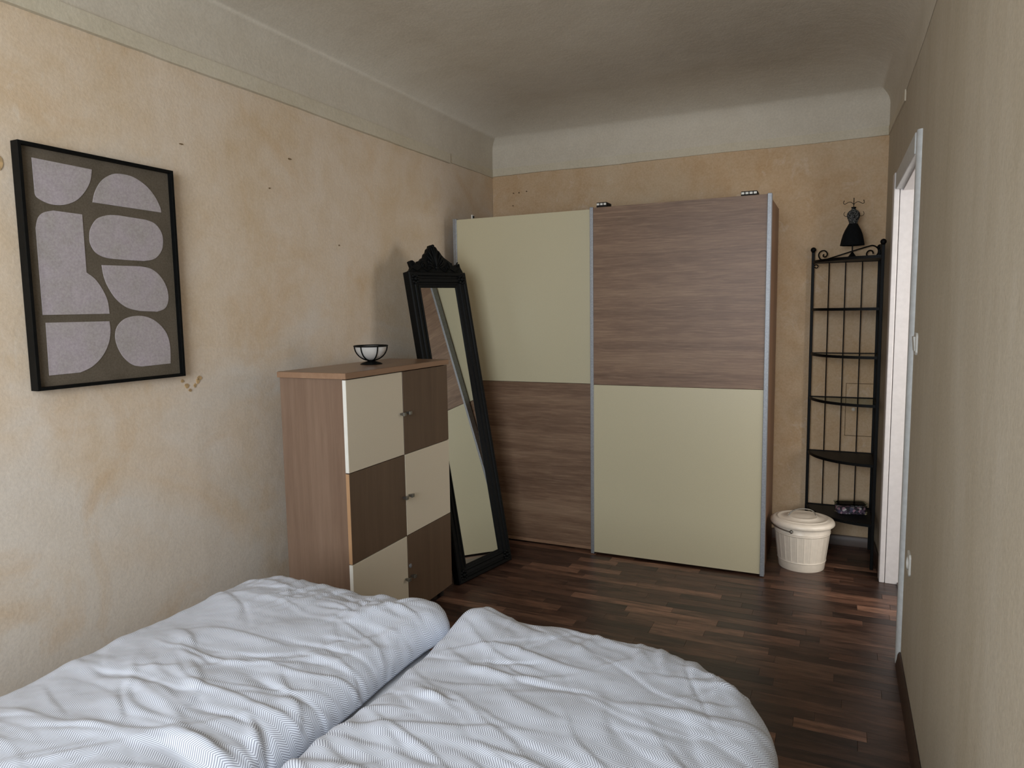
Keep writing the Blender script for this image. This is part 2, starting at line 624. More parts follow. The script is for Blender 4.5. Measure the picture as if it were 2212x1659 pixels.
# floor: a slab carrying laminate strips
mb = MB().box(-0.1, 4.4, YF - 0.2, 5.2, -0.06, -0.0085)
floor = struct(mb.build('floor', 'dark'))
PW = 0.0655
plank_meshes = {}


def plank_mesh(L):
    key = round(L, 3)
    if key not in plank_meshes:
        e, g = 0.0006, 0.0003
        b = MB()
        x0, x1, y0, y1 = g, L - g, g, PW - g
        b.add([(x0, y0, -.008), (x1, y0, -.008), (x1, y1, -.008), (x0, y1, -.008),
               (x0, y0, -e), (x1, y0, -e), (x1, y1, -e), (x0, y1, -e),
               (x0 + e, y0 + e, 0), (x1 - e, y0 + e, 0), (x1 - e, y1 - e, 0), (x0 + e, y1 - e, 0)],
              [(3, 2, 1, 0), (0, 1, 5, 4), (1, 2, 6, 5), (2, 3, 7, 6), (3, 0, 4, 7),
               (4, 5, 9, 8), (5, 6, 10, 9), (6, 7, 11, 10), (7, 4, 8, 11), (8, 9, 10, 11)])
        me = b.mesh('plank')
        me.materials.append(M['plank'])
        plank_meshes[key] = me
    return plank_meshes[key]


rest = MB()
LEN = [0.24, 0.31, 0.38, 0.45, 0.53, 0.62]
row, y = 0, YB - PW
count = 0
while y > YF - PW:
    x = -random.choice([0.05, 0.12, 0.19, 0.26, 0.33, 0.4]) if row % 3 else -random.choice([0.02, 0.1, 0.2])
    xe = min(XO - 0.02, rwx(max(y, YF)) + 0.04)
    if DY0 - PW < y < DY1:
        xe = XO + 0.02
    while x < xe - 0.02:
        L = random.choice(LEN)
        if xe - x - L < 0.12:
            L = xe - x
        L = round(L, 3)
        seen = (y > 1.95 and x + L > 0.45 and not (y > 4.25 and x + L < 2.0)) or (1.15 < y <= 1.95 and x + L > 2.05)
        if seen and count < 300:
            o = bpy.data.objects.new('plank', plank_mesh(L))
            COL.objects.link(o)
            o.parent = floor
            o.location = (x, y, 0)
            count += 1
        else:
            g = 0.0006
            rest.box(x + g, x + L - g, y + g, y + PW - g, -0.008, 0)
        x += L
    y -= PW
    row += 1
o = rest.build('plank_field', 'plank_rest', floor)
o['kind'] = 'stuff'

# hall beyond the doorway
mb = MB().box(4.3, 4.4, 2.3, 5.2, -0.05, 3.0)
mb2 = MB().box(4.3, 4.4, 2.3, 3.2, -.05, 3).box(4.3, 4.4, 4.3, 5.2, -.05, 3).box(4.3, 4.4, 3.2, 4.3, -.05, .8).box(4.3, 4.4, 3.2, 4.3, 2.3, 3)
mb2.box(XO, 4.3, 5.02, 5.2, -0.05, 3.0).box(XO, 4.3, 2.3, 2.45, -0.05, 3.0)
struct(mb2.build('wall_hall', 'hall_wall'))
struct(MB().box(XO, 4.3, 2.3, 5.2, 2.7, 2.8).build('ceiling_hall', 'hall_wall'))
struct(MB().box(XO + 0.02, 4.3, 2.45, 5.02, -0.02, 0.0).build('floor_hall', 'plank_rest'))

# doorway lining and casing
door = struct_empty('door_1', 'open doorway with white lining and casing', (0, 0, 0))
xf = 2.655
mb = MB().box(2.6425, XO + .01, 4.2095, DY1, 0, 2.118)
mb.build('jamb', 'white_paint', door, bev=0.002)
MB().box(2.656, XO + .01, DY0, 3.298, 0, 2.118).build('jamb', 'white_paint', door, bev=0.002)
MB().box(2.656, XO + .01, 3.298, 4.212, 2.092, 2.118).build('head_jamb', 'white_paint', door, bev=0.002)
mb = MB().hexa([(2.614, 4.209, 0), (2.640, 4.209, 0), (2.640, 4.285, 0), (2.611, 4.285, 0),
                (2.614, 4.209, 2.185), (2.640, 4.209, 2.185), (2.640, 4.285, 2.185), (2.611, 4.285, 2.185)])
mb.build('casing', 'white_paint', door, bev=0.004)
pr = [(0, 0), (0.0, 0.010), (0.006, 0.018), (0.018, 0.022), (0.05, 0.021), (0.062, 0.018), (0.068, 0.010), (0.068, 0)]
mb = MB().prism(pr, lambda a, b, d: (2.656 - b, 3.232 + a, d), 0.0, 2.185)
mb.build('casing', 'grey_paint', door, smooth=40)
mb = MB().hexa([(2.630, 3.29, 2.10), (2.66, 3.29, 2.10), (2.66, 4.22, 2.10), (2.620, 4.22, 2.10),
                (2.630, 3.29, 2.185), (2.66, 3.29, 2.185), (2.66, 4.22, 2.185), (2.620, 4.22, 2.185)])
mb.build('head_casing', 'grey_paint', door, bev=0.004)
MB().box(2.70, XO - 0.02, 3.298, 4.212, 0.0005, 0.012).build('threshold', 'baseboard', door, bev=0.003)

# skirting
bp = [(0, 0), (0, 0.052), (0.004, 0.062), (0.010, 0.062), (0.016, 0.050), (0.018, 0.030), (0.022, 0.010), (0.022, 0)]


def skirting(name, a, b, nrm, mat):
    a, b, nrm = Vector(a), Vector(b), Vector(nrm)
    mb = MB().prism(bp, lambda u, v, d: a.lerp(b, d) + nrm * u + Vector((0, 0, v)), 0.0, 1.0)
    return struct(mb.build(name, mat, smooth=35))


skirting('baseboard_right', (2.656, 3.225, 0), (2.661, YF, 0), (-1, 0, 0), 'baseboard')
skirting('baseboard_back', (0.02, YB - .001, 0), (2.60, YB - .001, 0), (0, -1, 0), 'baseboard_x')
skirting('baseboard_left', (0.002, YF, 0), (0.002, YB - 0.03, 0), (1, 0, 0), 'baseboard')
skirting('baseboard_corner', (2.612, YB - .03, 0), (2.636, 4.29, 0), (-1, 0, 0), 'baseboard')


# chipped plaster, nail holes and the papered-over hatch: pieces of the walls
def blob(cx, cy, r, n=11, sx=1.0, seed=0):
    rnd = random.Random(seed)
    return [(cx + r * sx * (0.65 + 0.5 * rnd.random()) * cos(2 * pi * i / n), cy + r * (0.65 + 0.5 * rnd.random()) * sin(2 * pi * i / n)) for i in range(n)]


left_fn = lambda a, b, d: (d, a, b)
for i, (yy_, zz_, r, sx_) in enumerate(((2.005, 1.225, .010, 1.0), (2.045, 1.222, .008, .8), (2.06, 1.238, .012, .7), (2.02, 1.205, .006, 1.2), (2.07, 1.250, .009, 1.5), (1.362, 1.985, .022, .7), (1.985, 1.245, .007, 1))):
    MB().prism(blob(yy_, zz_, r, 11, sx_, i), left_fn, -0.002, 0.0035).build('plaster_chip', 'chip', wl)
for i, (yy_, zz_, r, sx_) in enumerate(((2.66, 2.235, .004, 3.0), (2.05, 2.18, .003, 4.0), (2.52, 2.08, .003, 1.6), (3.0, 1.86, .004, 1.0))):
    MB().prism(blob(yy_, zz_, r, 9, sx_, 20 + i), left_fn, -0.002, 0.0032).build('nail_hole', 'chip_dark', wl)
back_fn = lambda a, b, d: (a, YB - d, b)
for i, (xx_, zz_) in enumerate(((0.17, 2.37), (0.215, 2.37), (0.275, 2.375), (0.165, 2.28))):
    MB().prism(blob(xx_, zz_, 0.005, 9, 1.2, 40 + i), back_fn, -0.002, 0.003).build('nail_hole', 'chip_dark', wb)
MB().box(2.424, 2.592, YB - 0.0025, YB + .004, 0.700, 1.030).build('hatch_joint', 'chip_dark', wb)
MB().box(2.4275, 2.588, YB - 0.0045, YB + .004, 0.7035, 1.0265).build('hatch_panel', 'wall_back', wb, bev=0.002)
MB().lathe([(0.0001, 0), (0.011, 0), (0.011, 0.004), (0.006, 0.007), (0.0001, 0.007)], 16).build('hatch_button', 'bin_white', wb, smooth=40)
bpy.data.objects['hatch_button'].location = (2.47, YB - 0.005, 0.868)
bpy.data.objects['hatch_button'].rotation_euler = (radians(90), 0, 0)


def wall_plate(name, label, cat, y, z, h, w, rocker):
    t = thing(name, label, cat, (2.6555, y, z))
    rr = [(-.5 * w + .01, -.5 * h), (.5 * w - .01, -.5 * h), (.5 * w, -.5 * h + .01), (.5 * w, .5 * h - .01), (.5 * w - .01, .5 * h), (-.5 * w + .01, .5 * h), (-.5 * w, .5 * h - .01), (-.5 * w, -.5 * h + .01)]
    MB().prism(rr, lambda a, b, d: (-d, a, b), 0.0, 0.010).build('cover_plate', 'switch', t, bev=0.003)
    if rocker:
        MB().hexa([(-.010, -.028, -.028), (-.010, .028, -.028), (-.010, .028, .028), (-.010, -.028, .028),
                   (-.013, -.028, -.028), (-.013, .028, -.028), (-.018, .028, .028), (-.018, -.028, .028)]).build('rocker', 'switch', t, bev=0.002)
    else:
        MB().lathe([(0.024, 0), (0.024, .004), (0.021, .004), (0.020, .001), (0.0001, .001)], 24).build('socket_ring', 'switch', t, smooth=40)
        o = [c for c in t.children][-1]
        o.location = (-0.0095, 0, 0)
        o.rotation_euler = (0, -pi / 2, 0)
    return t


wall_plate('light_switch', 'off-white light switch on the right wall beside the doorway casing', 'light switch', 3.12, 1.355, 0.085, 0.085, True)
wall_plate('wall_socket', 'off-white wall socket low on the right wall near the skirting', 'socket', 3.02, 0.515, 0.085, 0.085, False)

# ------------------------------------------------------------------ wardrobe
WXL, WXR, WY, WH = 0.070, 2.035, 4.046, 2.108
ward = thing('sliding_wardrobe', 'large two-door sliding wardrobe in cream and walnut checkerboard panels', 'wardrobe', (0, 0, 0))
b0, b1, bk = 0.085, 2.022, 4.66
MB().box(b1 - .022, b1, 4.095, bk, 0.0, 2.10).build('side_panel', 'wardrobe_side', ward, bev=0.001)
MB().box(b0, b0 + .022, 4.095, bk, 0.0, 2.10).build('side_panel', 'wardrobe_side', ward, bev=0.001)
MB().box(b0 + .022, b1 - .022, 4.095, bk, 2.05, 2.078).build('top_panel', 'wardrobe_side', ward)
MB().box(b0 + .022, b1 - .022, 4.13, bk, 0.04, 0.062).build('bottom_panel', 'wardrobe_side', ward)
MB().box(b0 + .022, b1 - .022, bk - .02, bk - .012, 0.062, 2.05).build('back_panel', 'wardrobe_side', ward)
MB().box(b0 + .022, b1 - .022, 4.15, 4.165, 0.0, 0.04).build('plinth', 'dark', ward)
ZM = 1.056
# right door stands in front of the left one
d = MB().box(1.03, 2.03, WY + .012, WY + .030, 0.018, WH - .006).build('sliding_door', 'dark', ward)
MB().box(1.040, 2.013, WY, WY + .012, ZM + .001, WH - .004).build('upper_panel', 'oak_walnut', d, bev=0.0008, label='walnut upper panel with horizontal grain')
MB().box(1.040, 2.013, WY, WY + .012, 0.014, ZM - .001).build('lower_panel', 'cream', d, bev=0.0008, label='cream lower panel')
for xa, xb in ((1.020, 1.041), (2.012, 2.035)):
    mb = MB()
    mb.box(xa, xb, WY - .006, WY + .034, 0.004, WH)
    mb.build('edge_profile', 'alu', d, bev=0.0025, label='aluminium edge profile')
d = MB().box(0.08, 1.06, WY + .050, WY + .066, 0.022, WH - .02).build('sliding_door', 'dark', ward)
MB().box(0.096, 1.06, WY + .038, WY + .050, ZM + .001, WH - .006).build('upper_panel', 'cream', d, bev=0.0008, label='cream upper panel')
MB().box(0.096, 1.06, WY + .038, WY + .050, 0.034, ZM - .001).build('lower_panel', 'oak_walnut', d, bev=0.0008, label='walnut lower panel with horizontal grain')
MB().box(0.096, 1.06, WY + .034, WY + .052, 0.014, 0.034).build('bottom_rail', 'edge_tan_y', d, bev=0.002)
MB().box(0.070, 0.097, WY + .032, WY + .070, 0.008, WH).build('edge_profile', 'alu', d, bev=0.0025, label='aluminium edge profile')


# slatted white trays lying on top of the wardrobe
def tray(name, label, x0, x1, y, n):
    z = 2.0785
    t = thing(name, label, 'tray', ((x0 + x1) / 2, y, z))
    w = (x1 - x0) / 2
    MB().box(-w, w, -.05, .05, 0, .060).build('tray_body', 'dark', t, bev=0.003)
    for i in range(n):
        a = -w + 2 * w * (i + .12) / n
        c = -w + 2 * w * (i + .88) / n
        MB().box(a, c, -.053, -.049, .060, .0725).build('slat', 'cream_edge', t, bev=0.0015)
    MB().box(-w, w, -.049, .05, .060, .078).build('tray_rim', 'dark', t, bev=0.003)


tray('slotted_tray', 'dark tray with white slots lying on the wardrobe above the walnut panel', 1.852, 1.940, 4.28, 4)
tray('slotted_tray', 'tiny slotted tray on the wardrobe top near the centre profile', 1.01, 1.075, 4.25, 3)
t = thing('tilt_bracket', 'small pale angle bracket standing on the wardrobe left end', 'bracket', (0.100, 4.30, 2.0785))
MB().box(-.004, .004, -.010, .010, 0, .080).build('plate', 'cream_edge', t, bev=0.001)
MB().box(.004, .012, -.006, .006, .058, .072).build('screw', 'dark', t, bev=0.001)

# ------------------------------------------------------------------ checkered cabinet
CW, CD, CT, CB = 0.848, 0.350, 1.261, 0.052
cab = thing('checkered_cabinet', 'waist-high six-door cabinet in cream and walnut checkerboard beside the bed', 'cabinet', (0.548, 2.318, 0), 0.015)
# local: front face x = 0 (faces +x), runs along +y, back at x = -CD
zt = CT - 0.026
MB().box(-CD, -.0185, 0.004, 0.022, CB - .012, zt).build('side_panel', 'cab_side', cab, bev=0.001)
MB().box(-CD, -.0185, CW - .022, CW - .004, CB - .012, zt).build('side_panel', 'cab_side', cab, bev=0.001)
MB().box(-CD + .006, -.0185, 0.022, CW - .022, CB - .012, CB + .006).build('bottom_panel', 'cab_side', cab)
MB().box(-CD, -CD + .006, 0.022, CW - .022, CB - .012, zt).build('back_panel', 'cab_side', cab)
for i in (1, 2):
    z = CB + (zt - CB) * i / 3
    MB().box(-CD + .006, -.03, 0.022, CW - .022, z - .009, z + .009).build('shelf', 'cab_side', cab)
tp = MB().box(-CD - .004, 0.006, -.006, CW + .006, zt, CT).build('top_slab', 'cab_top', cab, bev=0.0025)
MB().box(0.0055, 0.0068, -.006, CW + .006, zt + .001, CT - .002).build('edge_band', 'edge_tan_y', tp)
MB().box(-CD - .004, 0.006, -.0072, -.0055, zt + .001, CT - .002).build('edge_band', 'edge_tan_y', tp)
rowh = (zt - .004 - CB) / 3
for c in (0, 1):
    for r in range(3):
        y0 = 0.002 + c * CW / 2
        y1 = y0 + CW / 2 - .004
        z1 = zt - .004 - r * rowh
        z0 = z1 - rowh + .003
        light = (c + r) % 2 == 0
        dr = MB().box(-.018, 0.0, y0, y1, z0, z1).build('door', 'cream_pink' if light else 'cab_door_shaded', cab, bev=0.0012,
                                                         label='cream door' if light else 'walnut door')
        if c == 0:
            MB().box(-.0175, -.0008, y0 - .0008, y0 + .0004, z0 + .001, z1 - .001).build('edge_band', 'cream_edge' if light else 'edge_tan', dr)
        yk = (y1 - .022) if c == 0 else (y0 + .024)
        zk = (z0 + z1) / 2 - .004 * r
        kb = MB()
        kb.hexa([(0, yk - .0045, zk - .0045), (0, yk + .0045, zk - .0045), (0, yk + .0045, zk + .0045), (0, yk - .0045, zk + .0045),
                 (.020, yk - .008, zk - .008), (.020, yk + .008, zk - .008), (.020, yk + .008, zk + .008), (.020, yk - .008, zk + .008)])
        kb.box(.020, .026, yk - .010, yk + .010, zk - .008, zk + .008)
        kb.build('knob', 'steel', dr, bev=0.001, label='small square steel knob')
        if c == 1 and r == 2:
            lk = MB().lathe([(.0055, 0), (.010, 0), (.010, .004), (.008, .005), (.0055, .005)], 20).build('lock', 'alu', dr, smooth=40, label='round silver keyhole lock')
            lk.location = (0, y0 + .016, zk + .052)
            lk.rotation_euler = (0, pi / 2, 0)
for fx in (-.05, -CD + .05):
    for fy in (.05, CW - .045):
        MB().lathe([(.016, 0), (.018, .006), (.018, .03), (.014, .04)], 14, (fx, fy, 0)).build('foot', 'dark', cab, smooth=40)

# bowl
bowl = thing('wire_bowl', 'frosted glass bowl in a black wire cradle on the checkered cabinet', 'bowl', (0.345, 2.775, CT))
RB, HB, ZB = 0.074, 0.066, 0.020
outer = [(RB * sin(a), ZB + HB * (1 - cos(a))) for a in [i * pi / 2 / 12 for i in range(13)]]
inner = [((RB - .004) * sin(a), ZB + .004 + (HB - .004) * (1 - cos(a))) for a in [i * pi / 2 / 12 for i in range(12, -1, -1)]]
outer[0] = (0.0002, outer[0][1])
inner[-1] = (0.0002, inner[-1][1])
MB().lathe(outer + inner, 36).build('glass_cup', 'frosted', bowl, smooth=60)
wire = MB().tube([(.079 * cos(2 * pi * i / 40), .079 * sin(2 * pi * i / 40), ZB + HB + .002) for i in range(40)], .0036, 8, True)
wire.build('rim_ring', 'black_metal', bowl, smooth=60)
for q in range(6):
    a0 = 2 * pi * q / 6 + 0.52
    pts = [((RB + .004) * sin(a) * cos(a0), (RB + .004) * sin(a) * sin(a0), ZB - .003 + (HB + .005) * (1 - cos(a))) for a in [0.05 + i * (pi / 2 - .05) / 10 for i in range(11)]]
    MB().tube(pts, .0032, 6).build('wire_rib', 'black_metal', bowl, smooth=60)
MB().lathe([(.0002, 0), (.052, 0), (.053, .002), (.045, .007), (.03, .012), (.014, .0165), (.008, .018), (.0002, .018)], 32).build('base', 'black_metal', bowl, smooth=50)

# ------------------------------------------------------------------ picture
PYC, PZ0, PWD, PHT = 1.6875, 1.268, 0.569, 0.792
pic = thing('framed_picture', 'black framed abstract print of lilac-grey rounded shapes on brown', 'picture', (0.003, PYC, PZ0))
hw = PWD / 2
for a, bq, c, dq in ((-hw, -hw + .011, 0, PHT), (hw - .011, hw, 0, PHT)):
    MB().box(0, .037, a, bq, c, dq).build('frame_rail', 'black_paint', pic, bev=0.001)
for c, dq in ((0, .011), (PHT - .011, PHT)):
    MB().box(0, .037, -hw + .011, hw - .011, c, dq).build('frame_rail', 'black_paint', pic, bev=0.001)
pr_ = MB().box(.001, .018, -hw + .011, hw - .011, .011, PHT - .011).build('print', 'art_ground', pic)
SH = [
    [(-0.234, 0.7479, 1), (-0.0331, 0.7445, 1), (-0.0414, 0.7046, 0), (-0.064, 0.6646, 0), (-0.0985, 0.6296, 0), (-0.1432, 0.61, 0), (-0.1881, 0.6077, 0), (-0.2245, 0.6214, 0), (-0.2331, 0.6345, 1)],
    [(-0.0393, 0.6325, 1), (-0.0278, 0.6698, 0), (-0.0013, 0.7109, 0), (0.0382, 0.7391, 0), (0.0737, 0.7476, 0), (0.1238, 0.7449, 0), (0.1742, 0.7221, 0), (0.2099, 0.6874, 0), (0.2306, 0.6497, 0), (0.2339, 0.6298, 1)],
    [(-0.2392, 0.5249, 1), (-0.2297, 0.5575, 0), (-0.211, 0.577, 0), (-0.1779, 0.588, 1), (-0.0798, 0.5865, 1), (-0.0799, 0.3901, 1), (-0.0515, 0.3695, 0), (-0.0274, 0.3355, 0), (-0.0102, 0.2944, 0), (-0.0063, 0.2476, 1), (-0.2395, 0.2455, 1)],
    [(-0.0604, 0.5057, 0), (-0.0544, 0.5402, 0), (-0.0285, 0.5769, 0), (0.0133, 0.5948, 0), (0.0552, 0.599, 1), (0.1645, 0.5956, 1), (0.2022, 0.5856, 0), (0.2276, 0.5577, 0), (0.2339, 0.5241, 0), (0.2246, 0.4858, 0), (0.1921, 0.453, 0), (0.1452, 0.4421, 1), (0.0786, 0.4415, 1), (0.0015, 0.4439, 0), (-0.0379, 0.4578, 0), (-0.0558, 0.4814, 0)],
    [(-0.0229, 0.4185, 1), (0.1286, 0.4219, 1), (0.1737, 0.4148, 0), (0.2109, 0.3892, 0), (0.2359, 0.3486, 0), (0.2415, 0.3035, 0), (0.2258, 0.2686, 0), (0.1928, 0.2549, 0), (0.1771, 0.2543, 1), (0.1159, 0.2566, 1), (0.0652, 0.2687, 0), (0.0247, 0.298, 0), (-0.0033, 0.3393, 0), (-0.0174, 0.377, 0)],
    [(-0.2323, 0.2206, 1), (-0.0091, 0.2213, 1), (-0.0078, 0.1851, 0), (-0.0189, 0.1404, 0), (-0.0462, 0.0968, 0), (-0.0854, 0.0645, 0), (-0.1289, 0.0478, 1), (-0.2346, 0.0465, 1)],
    [(0.2325, 0.0529, 1), (0.2351, 0.1213, 0), (0.2225, 0.171, 0), (0.1894, 0.2101, 0), (0.1483, 0.2327, 0), (0.1034, 0.2393, 0), (0.0551, 0.2306, 0), (0.0209, 0.2038, 0), (0.009, 0.1684, 0), (0.0151, 0.1289, 0), (0.0368, 0.0882, 0), (0.071, 0.0592, 0), (0.1076, 0.0504, 1)],
]


def outline(pts, n=5):
    m = len(pts)
    out = []
    for i in range(m):
        p1, p2 = pts[i], pts[(i + 1) % m]
        if p1[2] and p2[2]:
            out.append((p1[0], p1[1]))
            continue
        p0 = pts[i - 1] if not p1[2] else p1
        p3 = pts[(i + 2) % m] if not p2[2] else p2
        for j in range(n):
            t_ = j / n
            out.append(tuple(0.5 * (2 * p1[q] + (p2[q] - p0[q]) * t_ + (2 * p0[q] - 5 * p1[q] + 4 * p2[q] - p3[q]) * t_ ** 2 + (3 * p1[q] - p0[q] - 3 * p2[q] + p3[q]) * t_ ** 3) for q in (0, 1)))
    return out


for s in SH:
    MB().prism(outline(s), lambda a, b, d: (d, a, b), .0175, .0200).build('rounded_shape', 'art_shape', pr_, bev=0.0008)

# ------------------------------------------------------------------ leaning mirror
mU = Vector((0.216, 0.976, 0.016)).normalized()
mV = Vector((-0.172, 0.022, 0.985))
mV = (mV - mU * mV.dot(mU)).normalized()
mN = mU.cross(mV)
mX = -mU
GW, GH, GB = 0.303, 1.585, 0.085
org = Vector((0.513, 3.361, 0.083)) - mV * GB + mU * (GW / 2)
org.z = max(org.z, 0.004)
mir = thing('standing_mirror', 'tall black mirror with carved crest leaning between cabinet and wardrobe', 'mirror')
mir.matrix_world = Matrix(((mX.x, mN.x, mV.x, org.x), (mX.y, mN.y, mV.y, org.y), (mX.z, mN.z, mV.z, org.z + 0.002), (0, 0, 0, 1)))
prof = [(-.004, -.010), (-.004, -.002), (0, .002), (.010, .004), (.013, -.001), (.024, .003), (.027, .010), (.044, .013), (.048, .007), (.060, .008), (.064, .015), (.079, .016), (.085, .010), (.085, -.032)]
fr = MB()
vs, fs = [], []
for o_, dep in prof:
    x0, x1, z0, z1 = -GW / 2 - o_, GW / 2 + o_, GB - o_, GB + GH + o_
    vs += [(x0, dep, z0), (x1, dep, z0), (x1, dep, z1), (x0, dep, z1)]
for i in range(len(prof) - 1):
    for j in range(4):
        fs.append((i * 4 + j, i * 4 + (j + 1) % 4, i * 4 + 4 + (j + 1) % 4, i * 4 + 4 + j))
fr.add(vs, fs)
frame = fr.build('frame', 'black_paint', mir)
MB().box(-GW / 2 - .06, GW / 2 + .06, -.030, -.014, GB - .06, GB + GH + .06).build('backing_board', 'dark', mir)
MB().box(-GW / 2 - .004, GW / 2 + .004, -.012, -.006, GB - .004, GB + GH + .004).build('mirror_glass', 'mirror', mir)
# carved crest
HT = GH + 2 * GB
K = 0.000361
cr = [(150, 592), (215, 555), (240, 520), (213, 430), (250, 410), (310, 420), (345, 455), (385, 478), (405, 440), (400, 420), (470, 402), (500, 372), (555, 350), (580, 300), (630, 270), (660, 215), (705, 190), (720, 155), (785, 143), (815, 165), (862, 185), (885, 225), (935, 262), (960, 300), (1010, 345), (1060, 372), (1110, 400), (1150, 425), (1185, 430), (1180, 462), (1230, 490), (1262, 488), (1285, 445), (1362, 438), (1368, 500), (1400, 550), (1418, 592)]
poly = [((785 - a) * K, (596 - b) * K) for a, b in cr]
crest = MB().prism(poly, lambda a, b, d: (a, d, HT - .003 + b), -.020, .004).build('crest', 'black_paint', mir, bev=0.002)
orn = MB()


def spiral(cx_, cz_, r0, turns, sgn, start, r=.004, y=.006):
    pts = []
    N = int(26 * turns)
    for i in range(N + 1):
        t_ = i / N
        a = start + sgn * 2 * pi * turns * t_
        rr = r0 * (1 - .82 * t_)
        pts.append((cx_ + rr * cos(a), y + .004 * t_, HT + cz_ + rr * sin(a)))
    orn.tube(pts, [r * (1 - .4 * i / N) for i in range(N + 1)], 6)


for sgn in (-1, 1):
    spiral(sgn * .050, .062, .026, 1.4, sgn, pi / 2)
    spiral(sgn * .100, .038, .020, 1.3, -sgn, pi / 2)
    spiral(sgn * .072, .026, .013, 1.2, sgn, 0)
    spiral(sgn * .190, .046, .014, 1.2, sgn, pi / 2)
    for q in range(5):
        a = radians(90 - sgn * (8 + q * 15))
        L0, L1 = .030, .135 - q * .017
        c0 = Vector((0, .004, HT + .015))
        dirv = Vector((cos(a), 0, sin(a)))
        pts = [c0 + dirv * (L0 + (L1 - L0) * i / 6) + Vector((0, .006 * sin(pi * i / 6), 0)) for i in range(7)]
        orn.tube(pts, [.0025, .0045, .006, .0065, .006, .0045, .002], 6)
    pts = [(sgn * (.03 + .17 * i / 14), .007, HT + .012 + .008 * cos(i * .9)) for i in range(15)]
    orn.tube(pts, .004, 6)
orn.tube([(0, .006, HT + .01), (0, .011, HT + .06), (0, .010, HT + .11), (0, .006, HT + .152)], [.004, .009, .008, .003], 8)
orn.ball((0, .006, HT + .025), .012)
orn.ball((0, .004, HT + .152), .010)
orn.build('carving', 'black_paint', crest, smooth=60)
# corner rosettes worked into the frame
for sx_ in (-1, 1):
    for zc in (GB * .5, HT - GB * .5):
        ro = MB()
        for q in range(8):
            a = 2 * pi * q / 8
            ro.ball((sx_ * (GW / 2 + GB * .5) + .022 * cos(a), .012, zc + .022 * sin(a)), .0095, 8)
        ro.ball((sx_ * (GW / 2 + GB * .5), .014, zc), .012, 10)
        ro.build('rosette', 'black_paint', frame, smooth=60)
# easel leg behind
MB().tube([(0, -.032, 1.20), (0, -.335, .0665)], .011, 8).build('easel_leg', 'black_paint', mir, smooth=60)

# ------------------------------------------------------------------ corner shelf
ZS = [1.776, 1.489, 1.217, 0.944, 0.603, 0.257]
sh = thing('corner_shelf', 'black metal corner shelf with curved fronts and scrolled top', 'shelf', (2.583, 4.777, 0))
# local: corner post at origin, arms along -x and -y
AR, AF = 0.365, 0.375
posts = [(-AR, 0), (0, 0), (0, -AF)]
for px_, py_ in posts:
    p = MB().box(px_ - .0085, px_ + .0085, py_ - .0085, py_ + .0085, 0, 1.838).build('post', 'black_metal', sh, bev=0.002)
    MB().ball((px_, py_, 1.852), .016, 14).lathe([(.008, 1.832), (.011, 1.838), (.006, 1.842)], 12, (px_, py_, 0)).build('finial', 'black_metal', p, smooth=60)
for i in (1, 2, 3):
    MB().tube([(-AR * i / 4, 0.004, ZS[-1]), (-AR * i / 4, 0.004, ZS[0])], .0035, 6).build('rod', 'black_metal', sh, smooth=60)
    MB().tube([(0.002, -AF * i / 4, ZS[-1]), (0.002, -AF * i / 4, ZS[0])], .0035, 6).build('rod', 'black_metal', sh, smooth=60)
for i, z in enumerate(ZS):
    arc = [(-AR * cos(a), -AF * sin(a)) for a in [q * pi / 2 / 20 for q in range(21)]]
    glass = i in (2, 3)
    po = [(0, 0)] + arc
    if glass:
        s_ = MB().prism([(x_ * .985, y_ * .985) for x_, y_ in po], lambda a, b, d: (a, b, d), z - .004, z + .001).build('shelf_board', 'glass', sh, label='clear glass shelf board')
    else:
        s_ = MB().prism(po, lambda a, b, d: (a, b, d), z - .005, z).build('shelf_board', 'black_shelf', sh)
    rim = MB()
    n_ = len(arc)
    rim.add([(x_ * q, y_ * q, zz_) for q, zz_ in ((1.0, z - .010), (1.0, z + .006), (.985, z + .006), (.985, z - .010)) for x_, y_ in arc],
            [(r_ * n_ + j, r_ * n_ + j + 1, ((r_ + 1) % 4) * n_ + j + 1, ((r_ + 1) % 4) * n_ + j) for r_ in range(4) for j in range(n_ - 1)])
    rim.build('front_rim', 'black_metal', s_, smooth=40)
    MB().box(-AR, 0, -.005, .005, z - .008, z + .004).build('back_bar', 'black_metal', s_)
    MB().box(-.005, .005, -AF, 0, z - .008, z + .004).build('back_bar', 'black_metal', s_)
S1 = [(2.271, 1.824), (2.268, 1.812), (2.278, 1.806), (2.289, 1.814), (2.290, 1.831), (2.274, 1.845), (2.253, 1.841), (2.241, 1.823), (2.248, 1.799), (2.269, 1.789), (2.303, 1.796), (2.365, 1.814), (2.435, 1.834), (2.486, 1.848), (2.531, 1.860), (2.551, 1.862), (2.573, 1.850), (2.582, 1.830), (2.576, 1.808), (2.560, 1.796), (2.540, 1.793), (2.522, 1.800), (2.516, 1.814), (2.522, 1.828), (2.536, 1.834), (2.549, 1.828), (2.553, 1.814)]
S1 = [((x_ - 2.222) * (AR - .02) / .36 - AR + .012, z_) for x_, z_ in S1]
sm = smooth_path([(x_, 0, z_) for x_, z_ in S1], n=4)
MB().tube(sm, .0042, 6).build('scroll', 'black_metal', sh, smooth=60)
MB().tube([(0.0, p.x * AF / AR, p.z) for p in sm], .0042, 6).build('scroll', 'black_metal', sh, smooth=60)
cu = [(-AR + .018 + .013 * (1 - .4 * i / 20) * cos(pi - i * .3), 0, 1.750 + .013 * (1 - .4 * i / 20) * sin(pi - i * .3)) for i in range(21)]
MB().tube(cu, .003, 6).build('curl_bracket', 'black_metal', sh, smooth=60)

